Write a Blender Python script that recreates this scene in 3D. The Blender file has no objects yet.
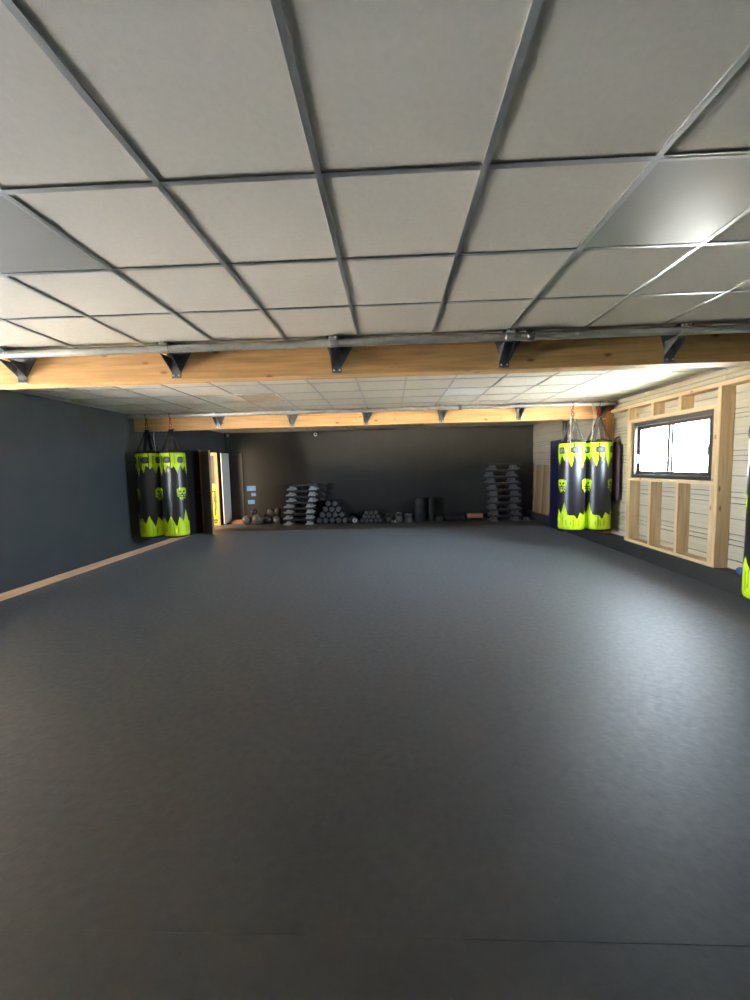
import bpy, bmesh, math, random
from mathutils import Vector, Matrix
random.seed(7)
C = bpy.context.scene.collection
PI = math.pi
CH = 1.505            # camera height
H = 2.572             # ceiling height
XL, XF, XS = -4.737, 3.81, 3.97     # left wall, stud framing face / upstand face, siding face
YB, YR = 11.4, -2.2               # back wall, wall behind the camera

# ------------------------------------------------------------------ materials
MATS = {}
def mat(name, col, rough=.6, metal=0., spec=.5, var=.12, scale=12., bump=0., bscale=60., stretch=(1,1,1), coat=0.):
    if name in MATS: return MATS[name]
    m = bpy.data.materials.new(name); m.use_nodes = True
    nt = m.node_tree; N = nt.nodes; L = nt.links
    b = N['Principled BSDF']
    b.inputs['Roughness'].default_value = rough
    b.inputs['Metallic'].default_value = metal
    b.inputs['Specular IOR Level'].default_value = spec
    b.inputs['Coat Weight'].default_value = coat
    tc = N.new('ShaderNodeTexCoord'); mp = N.new('ShaderNodeMapping'); mp.inputs['Scale'].default_value = stretch
    L.new(tc.outputs['Object'], mp.inputs['Vector'])
    n = N.new('ShaderNodeTexNoise'); n.inputs['Scale'].default_value = scale; n.inputs['Detail'].default_value = 5
    L.new(mp.outputs['Vector'], n.inputs['Vector'])
    r = N.new('ShaderNodeValToRGB')
    r.color_ramp.elements[0].position = .3; r.color_ramp.elements[1].position = .7
    r.color_ramp.elements[0].color = tuple(c*(1-var) for c in col)+(1,)
    r.color_ramp.elements[1].color = tuple(min(1, c*(1+var)) for c in col)+(1,)
    L.new(n.outputs['Fac'], r.inputs['Fac']); L.new(r.outputs['Color'], b.inputs['Base Color'])
    if bump:
        n2 = N.new('ShaderNodeTexNoise'); n2.inputs['Scale'].default_value = bscale; n2.inputs['Detail'].default_value = 6
        L.new(mp.outputs['Vector'], n2.inputs['Vector'])
        bp = N.new('ShaderNodeBump'); bp.inputs['Strength'].default_value = bump; bp.inputs['Distance'].default_value = .01
        L.new(n2.outputs['Fac'], bp.inputs['Height']); L.new(bp.outputs['Normal'], b.inputs['Normal'])
    MATS[name] = m
    return m

def wood(name, col, axis=0, rough=.6, dark=.72, knots=True, gscale=1.):
    """Sawn softwood: grain drawn out along one axis, soft bands, a few knots."""
    if name in MATS: return MATS[name]
    m = bpy.data.materials.new(name); m.use_nodes = True
    nt = m.node_tree; N = nt.nodes; L = nt.links; b = N['Principled BSDF']
    b.inputs['Roughness'].default_value = rough; b.inputs['Specular IOR Level'].default_value = .3
    tc = N.new('ShaderNodeTexCoord')
    mp = N.new('ShaderNodeMapping'); s = [16.*gscale]*3; s[axis] = .9*gscale; mp.inputs['Scale'].default_value = s
    L.new(tc.outputs['Object'], mp.inputs['Vector'])
    n = N.new('ShaderNodeTexNoise'); n.inputs['Scale'].default_value = 1.6; n.inputs['Detail'].default_value = 8; n.inputs['Distortion'].default_value = .6
    L.new(mp.outputs['Vector'], n.inputs['Vector'])
    r = N.new('ShaderNodeValToRGB'); e = r.color_ramp.elements
    e[0].position = .3; e[1].position = .68
    e[0].color = (col[0]*dark, col[1]*dark*.93, col[2]*dark*.82, 1); e[1].color = tuple(col)+(1,)
    L.new(n.outputs['Fac'], r.inputs['Fac'])
    out = r.outputs['Color']
    if knots:
        mk = N.new('ShaderNodeMapping'); s = [7.]*3; s[axis] = 3.2; mk.inputs['Scale'].default_value = s
        L.new(tc.outputs['Object'], mk.inputs['Vector'])
        v = N.new('ShaderNodeTexVoronoi'); v.inputs['Scale'].default_value = 1.; v.inputs['Randomness'].default_value = 1.
        L.new(mk.outputs['Vector'], v.inputs['Vector'])
        kr = N.new('ShaderNodeValToRGB'); kr.color_ramp.elements[0].position = .05; kr.color_ramp.elements[1].position = .15
        kr.color_ramp.elements[0].color = (1,1,1,1); kr.color_ramp.elements[1].color = (0,0,0,1)
        L.new(v.outputs['Distance'], kr.inputs['Fac'])
        mx = N.new('ShaderNodeMix'); mx.data_type = 'RGBA'
        L.new(kr.outputs['Color'], mx.inputs['Factor']); L.new(out, mx.inputs['A'])
        mx.inputs['B'].default_value = (col[0]*.38, col[1]*.26, col[2]*.2, 1)
        out = mx.outputs['Result']
    L.new(out, b.inputs['Base Color'])
    bp = N.new('ShaderNodeBump'); bp.inputs['Strength'].default_value = .15; bp.inputs['Distance'].default_value = .003
    L.new(n.outputs['Fac'], bp.inputs['Height']); L.new(bp.outputs['Normal'], b.inputs['Normal'])
    MATS[name] = m
    return m

# floor: black rubber roll flooring, slightly scuffed, with faint roll seams
def floor_mat():
    m = bpy.data.materials.new('black_rubber_floor'); m.use_nodes = True
    nt = m.node_tree; N = nt.nodes; L = nt.links; b = N['Principled BSDF']
    tc = N.new('ShaderNodeTexCoord')
    n = N.new('ShaderNodeTexNoise'); n.inputs['Scale'].default_value = 1.3; n.inputs['Detail'].default_value = 9; n.inputs['Roughness'].default_value = .65
    L.new(tc.outputs['Object'], n.inputs['Vector'])
    r = N.new('ShaderNodeValToRGB'); r.color_ramp.elements[0].position = .3; r.color_ramp.elements[1].position = .72
    r.color_ramp.elements[0].color = (.0038,.0039,.0044,1); r.color_ramp.elements[1].color = (.0060,.0062,.0069,1)
    L.new(n.outputs['Fac'], r.inputs['Fac'])
    L.new(r.outputs['Color'], b.inputs['Base Color'])
    rr = N.new('ShaderNodeMapRange'); rr.inputs['From Min'].default_value = .3; rr.inputs['From Max'].default_value = .7
    rr.inputs['To Min'].default_value = .48; rr.inputs['To Max'].default_value = .60
    n3 = N.new('ShaderNodeTexNoise'); n3.inputs['Scale'].default_value = 22; n3.inputs['Detail'].default_value = 8
    L.new(tc.outputs['Object'], n3.inputs['Vector']); L.new(n3.outputs['Fac'], rr.inputs['Value'])
    L.new(rr.outputs['Result'], b.inputs['Roughness'])
    b.inputs['Specular IOR Level'].default_value = .5
    b.inputs['Sheen Weight'].default_value = .18; b.inputs['Sheen Roughness'].default_value = .45; b.inputs['Sheen Tint'].default_value = (.9,.95,1,1)
    n2 = N.new('ShaderNodeTexNoise'); n2.inputs['Scale'].default_value = 55; n2.inputs['Detail'].default_value = 5
    L.new(tc.outputs['Object'], n2.inputs['Vector'])
    n4 = N.new('ShaderNodeTexNoise'); n4.inputs['Scale'].default_value = 24; n4.inputs['Detail'].default_value = 4
    L.new(tc.outputs['Object'], n4.inputs['Vector'])
    ad = N.new('ShaderNodeMath'); ad.operation = 'MULTIPLY_ADD'; ad.inputs[1].default_value = 1.2
    L.new(n4.outputs['Fac'], ad.inputs[0]); L.new(n2.outputs['Fac'], ad.inputs[2])
    bp = N.new('ShaderNodeBump'); bp.inputs['Strength'].default_value = .16; bp.inputs['Distance'].default_value = .004
    L.new(ad.outputs['Value'], bp.inputs['Height']); L.new(bp.outputs['Normal'], b.inputs['Normal'])
    return m

M_floor = floor_mat()
M_back = mat('shaded_wall_paint', (.026,.026,.025), rough=.6, spec=.3, var=.08, scale=2.5, bump=.05, bscale=90)  # same paint as the left wall; dimmer light there put into the colour
M_conc = mat('bare_grey_floor', (.125,.12,.108), rough=.55, var=.2, scale=3, bump=.08, bscale=40)
M_wall = mat('dark_wall_paint', (.046,.056,.064), rough=.55, spec=.35, var=.08, scale=2.5, bump=.05, bscale=90)  # lighter copy of that paint; window light put into the colour
M_upstand = mat('black_rubber_upstand', (.042,.042,.039), rough=.5, var=.15, scale=8, bump=.1, bscale=40)
M_tile = mat('mineral_ceiling_tile', (.71,.665,.58), rough=.85, spec=.3, var=.03, scale=40, bump=.12, bscale=260)
M_grid = mat('ceiling_grid_metal', (.46,.46,.45), rough=.33, metal=.75, var=.04, scale=5)
M_panel = mat('light_panel_diffuser', (.62,.62,.60), rough=.24, metal=.28, spec=1.0, var=.02, scale=3, coat=.6)
M_beam = wood('glulam_beam_wood', (.77,.47,.20), axis=0, rough=.5)
M_post = wood('timber_post_wood', (.55,.27,.10), axis=2, rough=.6)
M_studV = wood('stud_pine_upright', (.70,.52,.30), axis=2)
M_studH = wood('stud_pine_level', (.72,.54,.32), axis=1)
M_strip = wood('baseboard_pine', (.74,.50,.32), axis=1, knots=False)
M_jamb = wood('door_jamb_pine', (.75,.46,.22), axis=2, knots=False)
M_plankB = wood('reddish_plank', (.40,.19,.12), axis=0, knots=False)
M_block = wood('brown_block', (.55,.30,.18), axis=0, knots=False)
M_board = [wood('board_%s' % n, c, axis=2, knots=False) for n, c in (('tan',(.40,.27,.15)),('pale',(.50,.36,.20)),('brown',(.33,.21,.12)))]
M_siding = mat('pale_siding_wood', (.48,.43,.31), rough=.7, spec=.25, var=.10, scale=3, bump=.1, bscale=20, stretch=(1,.35,14))
M_dark = mat('dark_backing', (.10,.09,.07), rough=.9)  # plain dark colour behind the siding and on the roof slab
M_steel = mat('galvanised_steel', (.50,.505,.49), rough=.42, metal=.65, var=.1, scale=9)
M_bracket = mat('bracket_steel', (.20,.21,.22), rough=.42, metal=.8, var=.2, scale=14)
M_bolt = mat('zinc_bolt', (.75,.75,.74), rough=.3, metal=.9)
M_frame = mat('brown_aluminium', (.085,.075,.068), rough=.35, metal=.5, var=.08)
M_chrome = mat('chrome', (.8,.8,.8), rough=.2, metal=1.)
M_white = mat('white_plastic', (.8,.8,.78), rough=.4)
M_black = mat('black_plastic', (.018,.018,.02), rough=.5)
M_blackvinyl = mat('black_vinyl', (.012,.012,.014), rough=.36, spec=.6, var=.2, scale=5, bump=.06, bscale=14)
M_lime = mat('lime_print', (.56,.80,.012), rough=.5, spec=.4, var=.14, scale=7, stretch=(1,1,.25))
M_gold = mat('lime_print_brush_streak', (.33,.50,.012), rough=.5, var=.2, scale=10)  # darker brush streaks within the lime print
M_patch = mat('dark_patch', (.035,.035,.04), rough=.6)
M_emb = mat('grey_emblem', (.15,.16,.17), rough=.6)
M_strapb = mat('black_webbing', (.02,.018,.017), rough=.8, bump=.3, bscale=200)
M_strapg = mat('dusty_grey_webbing', (.12,.108,.09), rough=.85, bump=.3, bscale=200)
M_red = mat('red_hook', (.62,.03,.015), rough=.4)
M_cord = mat('white_cord', (.55,.50,.43), rough=.8)
M_plum = mat('plum_fabric', (.085,.045,.058), rough=.8, var=.3, scale=6, stretch=(4,4,.5), bump=.4, bscale=20)
M_navy = mat('navy_vinyl', (.008,.011,.055), rough=.5, var=.15, scale=3)
M_feet = mat('grey_plastic_feet', (.40,.40,.395), rough=.5)
M_feetd = mat('dark_grey_feet', (.105,.105,.105), rough=.5)
M_deck = mat('black_deck', (.022,.022,.023), rough=.55, bump=.2, bscale=150)
M_deck2 = mat('deck_edge_grey', (.07,.07,.07), rough=.5)
M_ballk = mat('black_ball_rubber', (.030,.030,.030), rough=.35, bump=.2, bscale=60)
M_ballg = mat('grey_ball_rubber', (.13,.12,.11), rough=.38, bump=.2, bscale=60)
M_foam = mat('black_foam', (.020,.021,.024), rough=.7, bump=.2, bscale=120)
M_foamend = mat('grey_foam_end', (.085,.088,.095), rough=.8, bump=.2, bscale=120)
M_iron = mat('grey_cast_iron', (.12,.122,.125), rough=.5, bump=.2, bscale=60)
M_irond = mat('dark_cast_iron', (.045,.046,.05), rough=.5, bump=.2, bscale=60)
M_pale = mat('pale_panel_paint', (.84,.82,.78), rough=.5, var=.04, scale=2)
M_leaf = mat('dark_grey_door_paint', (.30,.27,.235), rough=.5, var=.12, scale=4)
M_yellow = mat('yellow_poster_paper', (.80,.58,.02), rough=.5, var=.06)
M_olive = mat('olive_poster_ink', (.12,.12,.02), rough=.5)
M_note = mat('light_blue_paper', (.10,.24,.50), rough=.6, var=.04)
M_blue = mat('blue_plastic_film', (.05,.10,.26), rough=.4)
M_yard = mat('yard_asphalt', (.66,.61,.53), rough=.9, var=.1, scale=2)
M_ground = mat('outdoor_concrete', (.74,.72,.66), rough=.9, var=.1, scale=2)
M_hedge = mat('hedge_leaves', (.42,.50,.36), rough=.8, var=.3, scale=6)
M_sidewall = mat('side_room_paint', (.55,.42,.28), rough=.8)
def glass_mat():
    m = bpy.data.materials.new('window_glass'); m.use_nodes = True
    nt = m.node_tree; N = nt.nodes; L = nt.links; N.remove(N['Principled BSDF'])
    t = N.new('ShaderNodeBsdfTransparent'); t.inputs['Color'].default_value = (.95,.97,.96,1)
    g = N.new('ShaderNodeBsdfGlossy'); g.inputs['Roughness'].default_value = .02
    f = N.new('ShaderNodeFresnel'); ge = N.new('ShaderNodeNewGeometry')
    ir = N.new('ShaderNodeMapRange'); ir.inputs['To Min'].default_value = 1.45; ir.inputs['To Max'].default_value = 1/1.45   # same reflectance from both faces of the pane
    L.new(ge.outputs['Backfacing'], ir.inputs['Value']); L.new(ir.outputs['Result'], f.inputs['IOR'])
    x = N.new('ShaderNodeMixShader')
    L.new(f.outputs['Fac'], x.inputs['Fac']); L.new(t.outputs['BSDF'], x.inputs[1]); L.new(g.outputs['BSDF'], x.inputs[2])
    L.new(x.outputs['Shader'], N['Material Output'].inputs['Surface'])
    return m
M_glass = glass_mat()

# ------------------------------------------------------------------ mesh helpers
class MB:
    def __init__(s): s.v = []; s.f = []; s.mi = []; s.sm = []
    def add(s, vs, fs, mi=0, smooth=False, mtx=None):
        o = len(s.v)
        for v in vs: s.v.append(tuple(mtx @ Vector(v)) if mtx else tuple(v))
        for f in fs: s.f.append(tuple(i+o for i in f)); s.mi.append(mi); s.sm.append(smooth)
        return s
    def box(s, x0, x1, y0, y1, z0, z1, bev=0., mi=0, mtx=None):
        b = min(bev, .45*min(x1-x0, y1-y0, z1-z0))
        if b <= 0:
            vs = [(x,y,z) for z in (z0,z1) for y in (y0,y1) for x in (x0,x1)]
            fs = [(0,2,3,1),(4,5,7,6),(0,1,5,4),(2,6,7,3),(0,4,6,2),(1,3,7,5)]
            return s.add(vs, fs, mi, False, mtx)
        bm = bmesh.new(); bmesh.ops.create_cube(bm, size=1.)
        for v in bm.verts:
            v.co = ((x0+x1)/2+v.co.x*(x1-x0), (y0+y1)/2+v.co.y*(y1-y0), (z0+z1)/2+v.co.z*(z1-z0))
        bmesh.ops.bevel(bm, geom=bm.edges[:], offset=b, segments=2, affect='EDGES')
        bm.verts.index_update()
        s.add([v.co[:] for v in bm.verts], [[v.index for v in f.verts] for f in bm.faces], mi, False, mtx); bm.free()
        return s
    def lathe(s, prof, n=24, mi=0, mtx=None, smooth=True):
        """prof: (r, z) from bottom to top; r=0 ends close."""
        vs = []; fs = []; rings = []
        for r, z in prof:
            if r < 1e-6: rings.append([len(vs)]); vs.append((0,0,z))
            else:
                rings.append(list(range(len(vs), len(vs)+n)))
                vs += [(r*math.cos(2*PI*k/n), r*math.sin(2*PI*k/n), z) for k in range(n)]
        for a, b in zip(rings, rings[1:]):
            for k in range(n):
                k2 = (k+1) % n
                if len(a) == 1 and len(b) == 1: continue
                if len(a) == 1: fs.append((a[0], b[k2], b[k]))
                elif len(b) == 1: fs.append((a[k], a[k2], b[0]))
                else: fs.append((a[k], a[k2], b[k2], b[k]))
        return s.add(vs, fs, mi, smooth, mtx)
    def rod(s, p, q, r, n=16, mi=0, r2=None):
        p, q = Vector(p), Vector(q); d = q-p
        mtx = Matrix.Translation(p) @ d.to_track_quat('Z', 'Y').to_matrix().to_4x4()
        r2 = r if r2 is None else r2; l = d.length; e = min(r, r2)*.15
        s.lathe([(0,0),(r-e,0)], n, mi, mtx, False); s.lathe([(r-e,0),(r,e)], n, mi, mtx, False)      # ends keep their own flat normals
        s.lathe([(r,e),(r2,l-e)], n, mi, mtx)
        s.lathe([(r2,l-e),(r2-e,l)], n, mi, mtx, False); return s.lathe([(r2-e,l),(0,l)], n, mi, mtx, False)
    def tube(s, pts, r, n=10, mi=0, closed=False):
        pts = [Vector(p) for p in pts]; m = len(pts); vs = []; fs = []
        ref = Vector((0,0,1))
        for i, p in enumerate(pts):
            a = pts[(i-1) % m] if closed or i else p; b = pts[(i+1) % m] if closed or i < m-1 else p
            t = (b-a).normalized(); u = t.cross(ref)
            if u.length < .05: u = t.cross(Vector((0,1,0)))
            u.normalize(); w = t.cross(u)
            vs += [tuple(p+u*r*math.cos(2*PI*k/n)+w*r*math.sin(2*PI*k/n)) for k in range(n)]
        for i in range(m if closed else m-1):
            j = (i+1) % m
            for k in range(n): fs.append((i*n+k, i*n+(k+1) % n, j*n+(k+1) % n, j*n+k))
        if not closed: fs += [tuple(range(n-1,-1,-1)), tuple((m-1)*n+k for k in range(n))]
        return s.add(vs, fs, mi, True)
    def prism(s, poly, mtx, depth, mi=0):
        """poly in local xy (CCW), extruded along local z from 0 to depth."""
        n = len(poly); vs = [(x,y,0) for x,y in poly]+[(x,y,depth) for x,y in poly]
        fs = [tuple(range(n-1,-1,-1)), tuple(range(n,2*n))]+[(i,(i+1) % n,n+(i+1) % n,n+i) for i in range(n)]
        return s.add(vs, fs, mi, False, mtx)
    def ribbon(s, p, q, w, t, side, mi=0):
        """flat webbing from p to q, width along side."""
        p, q, sd = Vector(p), Vector(q), Vector(side).normalized(); nn = (q-p).cross(sd).normalized()
        vs = [tuple(a+sd*x*w/2+nn*y*t/2) for a in (p,q) for x,y in ((-1,-1),(1,-1),(1,1),(-1,1))]
        return s.add(vs, [(0,3,2,1),(4,5,6,7),(0,1,5,4),(1,2,6,5),(2,3,7,6),(3,0,4,7)], mi)
    def mesh(s, name, mats):
        me = bpy.data.meshes.new(name); me.from_pydata(s.v, [], s.f)
        for m in (mats if isinstance(mats, (list,tuple)) else [mats]): me.materials.append(m)
        me.polygons.foreach_set('material_index', s.mi); me.polygons.foreach_set('use_smooth', s.sm)
        me.update(); return me
    def build(s, name, mats, parent=None, loc=None):
        return link(name, s.mesh(name, mats), parent, loc)
def link(name, me, parent=None, loc=None):
    o = bpy.data.objects.new(name, me); C.objects.link(o)
    if parent: o.parent = parent
    if loc: o.location = loc
    return o
def tag(o, label, cat, group=None, kind=None):
    o['label'] = label; o['category'] = cat
    if group: o['group'] = group
    if kind: o['kind'] = kind
    return o
def thing(name, label, cat, loc=(0,0,0), rz=0., group=None):
    o = bpy.data.objects.new(name, None); C.objects.link(o); o.location = loc; o.rotation_euler = (0,0,rz)
    o.empty_display_size = .1
    return tag(o, label, cat, group)
def struct(o, label, cat='wall'):
    o['kind'] = 'structure'; o['label'] = label; o['category'] = cat; return o
def copy_tree(o, parent=None):
    c = o.copy(); C.objects.link(c)
    if parent: c.parent = parent
    for ch in list(o.children): copy_tree(ch, c)
    return c

# ------------------------------------------------------------------ room shell
fl = MB()
for x0, x1 in ((XL-.3, 3.2300), (3.2308, 4.2)):           # rolls of rubber, butted with hairline seams
    for y0, y1 in ((YR-.2, 1.1690), (1.1696, 9.75)): fl.box(x0, x1, y0, y1, -.12, 0, .0006)
struct(fl.build('floor', M_floor), 'black rubber gym floor', 'floor')
struct(MB().box(XL-.3, 4.2, 9.751, YB+.15, -.12, -.0005).build('floor_back', M_conc), 'bare grey floor strip along the back wall', 'floor')
mb = MB()          # left wall: unseen opening beside the camera, shaped for its light; side-room doorway
D0, D1, DH = 9.86, 10.86, 2.0
G0, G1, GZ, GH = 2.35, 4.45, 1.0, 2.15
w0, w1 = XL-.3, XL
mb.box(w0,w1,YR-.2,G0,0,H+.1).box(w0,w1,G0,G1,0,GZ).box(w0,w1,G0,G1,GH,H+.1).box(w0,w1,G1,D0,0,H+.1).box(w0,w1,D0,D1,DH,H+.1).box(w0,w1,D1,YB,0,H+.1)
struct(mb.build('wall_left', M_wall), 'dark painted left wall')
struct(MB().box(XL-.3, 4.2, YB, YB+.15, 0, H+.1).build('wall_back', M_back), 'dark painted back wall')
struct(MB().box(XL, 4.2, YR-.2, YR, 0, H+.1).build('wall_rear', M_wall), 'dark wall behind the camera')
# right wall: horizontal pale siding boards with grooves, a window opening
WY0, WY1, WZ0, WZ1 = 4.985, 6.515, 1.25, 2.105
zs = [.22,.329,.505,.565,.632,.812,.992,1.06,1.122,1.311,1.488,1.543,1.604,1.789,1.975,2.027,2.08,2.26,2.44,2.50,H-.002]
mb = MB()
SEG = [(3.57, WY0, 0), (WY0, WY1, 1), (WY1, YB, 0)]
for i, (a, b) in enumerate(zip(zs, zs[1:])):
    for y0, y1, op in SEG:
        for za, zb in ((a, min(b, WZ0)), (max(a, WZ1), b)) if op else ((a, b),):
            if zb-za > .01:
                off = .004 if b-a < .07 else 0
                mb.box(XS+off, XS+.03, y0, y1, za+.0035, zb-.0035, .004)
sid = struct(mb.build('wall_right', M_siding), 'pale grooved timber siding wall')
struct(MB().box(XS, XS+.03, YR, 3.569, 0, H+.1).build('wall_right_near', M_wall), 'unseen right wall of the near bay, darkened to cut bounced light')  # unseen stretch, set dark to cut bounced light on the near beam
bk = MB()
bk.box(XS+.031, XS+.10, YR, 3.57, 0, H+.1)
for y0, y1, op in SEG:
    for za, zb in ((0, WZ0-.01), (WZ1+.01, H+.1)) if op else ((0, H+.1),): bk.box(XS+.031, XS+.10, y0, y1, za, zb)
b_ = bk.build('wall_backing', M_dark, sid)
struct(MB().box(XF, XS+.015, YR, YB, 0, .22, .006).build('baseboard_right', M_upstand), 'black rubber covered upstand along the right wall', 'baseboard')
struct(MB().box(XL, XL+.018, 4.46, 9.44, 0, .088, .004).build('baseboard_left', M_strip), 'pale timber baseboard along the dark left wall', 'baseboard')

# ceiling: three bays of 600 mm tiles in a metal grid
BY = [(YR, 3.482), (3.658, 7.348), (7.532, YB)]
ORI = [(-.84, 1.545), (-.39, 5.69), (-.32, 8.3)]
cl = MB()
for a, b in BY: cl.box(XL, XS, a, b, H, H+.04)
ceil = struct(cl.build('ceiling', M_tile), 'grey mineral tile suspended ceiling', 'ceiling')
g = MB(); tw = .012
for (a, b), (x0, y0) in zip(BY, ORI):
    x = x0 - math.floor((x0-XL)/.6)*.6
    while x < XS: g.box(x-tw, x+tw, a, b, H-.006, H-.0003); x += .6
    y = y0 - math.floor((y0-a)/.6)*.6
    while y < b: g.box(XL, XS, y-tw, y+tw, H-.0055, H-.0003); y += .6
    g.box(XL, XL+.02, a, b, H-.007, H-.0003); g.box(XS-.02, XS, a, b, H-.007, H-.0003)
    g.box(XL, XS, a, a+.02, H-.007, H-.0003); g.box(XL, XS, b-.02, b, H-.007, H-.0003)
g.build('ceiling_grid', M_grid, ceil)
def light_panel(xc, yc, label):
    t = thing('ceiling_light_panel', label, 'ceiling light', (xc, yc, H), 0, 'unlit square light panels in the ceiling')
    MB().box(-.284,.284,-.284,.284,-.0045,-.0006,.001).build('diffuser', M_panel, t)
    f = MB()
    for a in (0,1):
        f.box(*((-.2985,.2985) if a else (-.2985,-.284)), *((-.2985,-.284) if a else (-.284,.284)), -.007,-.0006)
        f.box(*((-.2985,.2985) if a else (.284,.2985)), *((.284,.2985) if a else (-.284,.284)), -.007,-.0006)
    f.build('frame', M_grid, t)
light_panel(-.84-1.5*.6, 1.545+.3, 'unlit grey light panel in the ceiling near the left edge of the picture')
light_panel(-.84+3.5*.6, 1.545+.3, 'unlit light panel at the right of the near ceiling, brightly reflecting')
light_panel(-.39-2.5*.6, 5.69+.3, 'unlit dark grey light panel in the ceiling between the two timber beams, left')
MB().box(-.39+2*.6+.013, -.39+3*.6-.013, 5.69+.013, 5.69+.6-.013, H-.003, H-.0004).build('whiter_tile', mat('white_tile', (.84,.83,.79), rough=.8, spec=.3, var=.02), ceil)  # one tile in a whiter colour than the others

# beams
def beam(y0, y1, z0, x1, label):
    return struct(MB().box(XL+.002, x1, y0, y1, z0, H-.004, .004).build('timber_beam', M_beam), label, 'beam')
beam(3.483, 3.655, 2.30, XS-.002, 'near golden timber beam under the ceiling')
beam(7.35, 7.53, 2.27, 3.83, 'far golden timber beam under the ceiling')
struct(MB().box(3.832, 3.9655, 7.352, 7.53, .2205, H-.009, .006).build('timber_post', M_post), 'orange timber post at the right end of the far beam', 'post')

# ------------------------------------------------------------------ rails on brackets
def rail(yb, yr, zr, zlow, xs, x0, x1, coup, label):
    t = thing('hanging_rail', label, 'rail', (0, yb, zr), 0, None)
    d = yr-yb; R = .031
    p = MB(); p.rod((x0, d, 0), (x1, d, 0), R, 20); p.build('pipe', M_steel, t)
    def bracket_mesh():
        m = MB(); w = .042
        zb = zlow+.012-zr; zt = .04
        m.box(-w, w, -.006, -.0005, zb, zt, .001)                                   # plate on the beam
        XZ = Matrix(((0,0,1,0),(1,0,0,0),(0,1,0,0),(0,0,0,1)))                        # local x->y, y->z, z->x
        tri = [(-.006, zb+.055), (-.006, -.0), (d-.035, -.034), (d-.045, -.046)]
        for sx in (-w, w-.004): m.prism([(a,b) for a,b in ((-.006,zb+.05),(d-.02,-.036),(-.006,-.036))][::-1], Matrix.Translation((sx,0,0)) @ XZ, .004)
        # flared wing plate at the right of the gusset
        XW = Matrix(((1,0,0,0),(0,0,-1,0),(0,1,0,0),(0,0,0,1)))
        m.prism([(w, zb+.05), (w+.10, .012), (w, .012)], Matrix.Translation((0,-.001,0)) @ XW, .004)
        m.prism([(-w, .012), (-w-.035, .012), (-w, zb+.10)], Matrix.Translation((0,-.001,0)) @ XW, .004)
        m.box(-w-.012, w+.012, d-.045, -.0005, R+.006, R+.011, .001)                  # top plate over the pipe
        m.prism([(w+.012, d-.04), (w+.12, -.002), (w+.012, -.002)], Matrix.Translation((0,0,R+.006)), .004)
        return m.mesh('bracket', M_bracket)
    def clamp_mesh():
        m = MB(); m.rod((-.036, d, 0), (.036, d, 0), R+.0045, 20)
        m.box(-.036, .036, d-.046, d-.02, R-.012, R+.012, .003)
        return m.mesh('clamp', M_steel)
    def bolt_mesh(): 
        m = MB(); m.rod((0,0,0),(0,-.009,0),.0085,6); m.rod((0,-.007,0),(0,-.015,0),.005,10); return m.mesh('bolt', M_bolt)
    bm_, cm_, bo_ = bracket_mesh(), clamp_mesh(), bolt_mesh()
    for x in xs:
        b = link('bracket', bm_, t, (x,0,0))
        link('clamp', cm_, b)
        for sx in (-.024, .024): link('bolt', bo_, b, (sx, -.006, zlow+.034-zr))
        for sx in (-.02, .02): link('bolt', bo_, b, (sx, d-.044, R+.003))
    m = MB(); m.rod((coup-.028,d,0),(coup+.028,d,0),R+.006,20); m.box(coup-.03,coup+.03,d-.012,d+.012,R,R+.016,.003)
    m.rod((coup+.012,d-.03,.02),(coup+.012,d-.05,.02),.008,8); m.build('coupler', M_bracket, t)
    return t
rail(3.483, 3.33, 2.516, 2.30, [-3.214,-1.832,-.44,.966,2.31], XL+.01, XS-.01, 1.13, 'grey steel pipe rail on brackets along the near timber beam')
rail(7.35, 7.19, 2.51, 2.27, [-3.14,-1.78,-.43,.927,2.30,3.71], XL+.01, 3.90, 1.235, 'grey steel pipe rail on brackets along the far timber beam')

# ------------------------------------------------------------------ stud framing around the window
fr = thing('stud_framing', 'unpainted pine stud framing around the window on the right wall', 'framing', (XF, 5.75, .2205))
fr['kind'] = 'structure'
X0, X1 = 0., XS-XF-.001
def stud(name, y0, y1, z0, z1, m, x1=X1): return MB().box(X0, x1, y0-5.75, y1-5.75, z0-.2205, z1-.2205, .003).build(name, m, fr)
stud('bottom_plate', 4.835, 6.68, .221, .265, M_studH)
stud('top_plate', 2.6, 7.16, 2.343, 2.388, M_studH)
for a, b in ((4.835, 4.888), (6.612, 6.665)): stud('king_stud', a, b, .2655, 2.3425, M_studV)
for a, b in ((4.889, 4.95), (6.55, 6.611)): stud('jack_stud', a, b, .2655, 1.2045, M_studV)
for a, b in ((4.889, 4.935), (6.556, 6.611)): stud('trimmer', a, b, 1.2505, 2.1095, M_studV)
for y in (5.50, 6.06): stud('cripple_stud', y-.028, y+.028, .2655, 1.2045, M_studV); stud('upper_cripple_stud', y-.028, y+.028, 2.1555, 2.3425, M_studV)
stud('sill', 4.889, 6.611, 1.205, 1.25, M_studH)
stud('header', 4.889, 6.611, 2.11, 2.155, M_studH)

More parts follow.
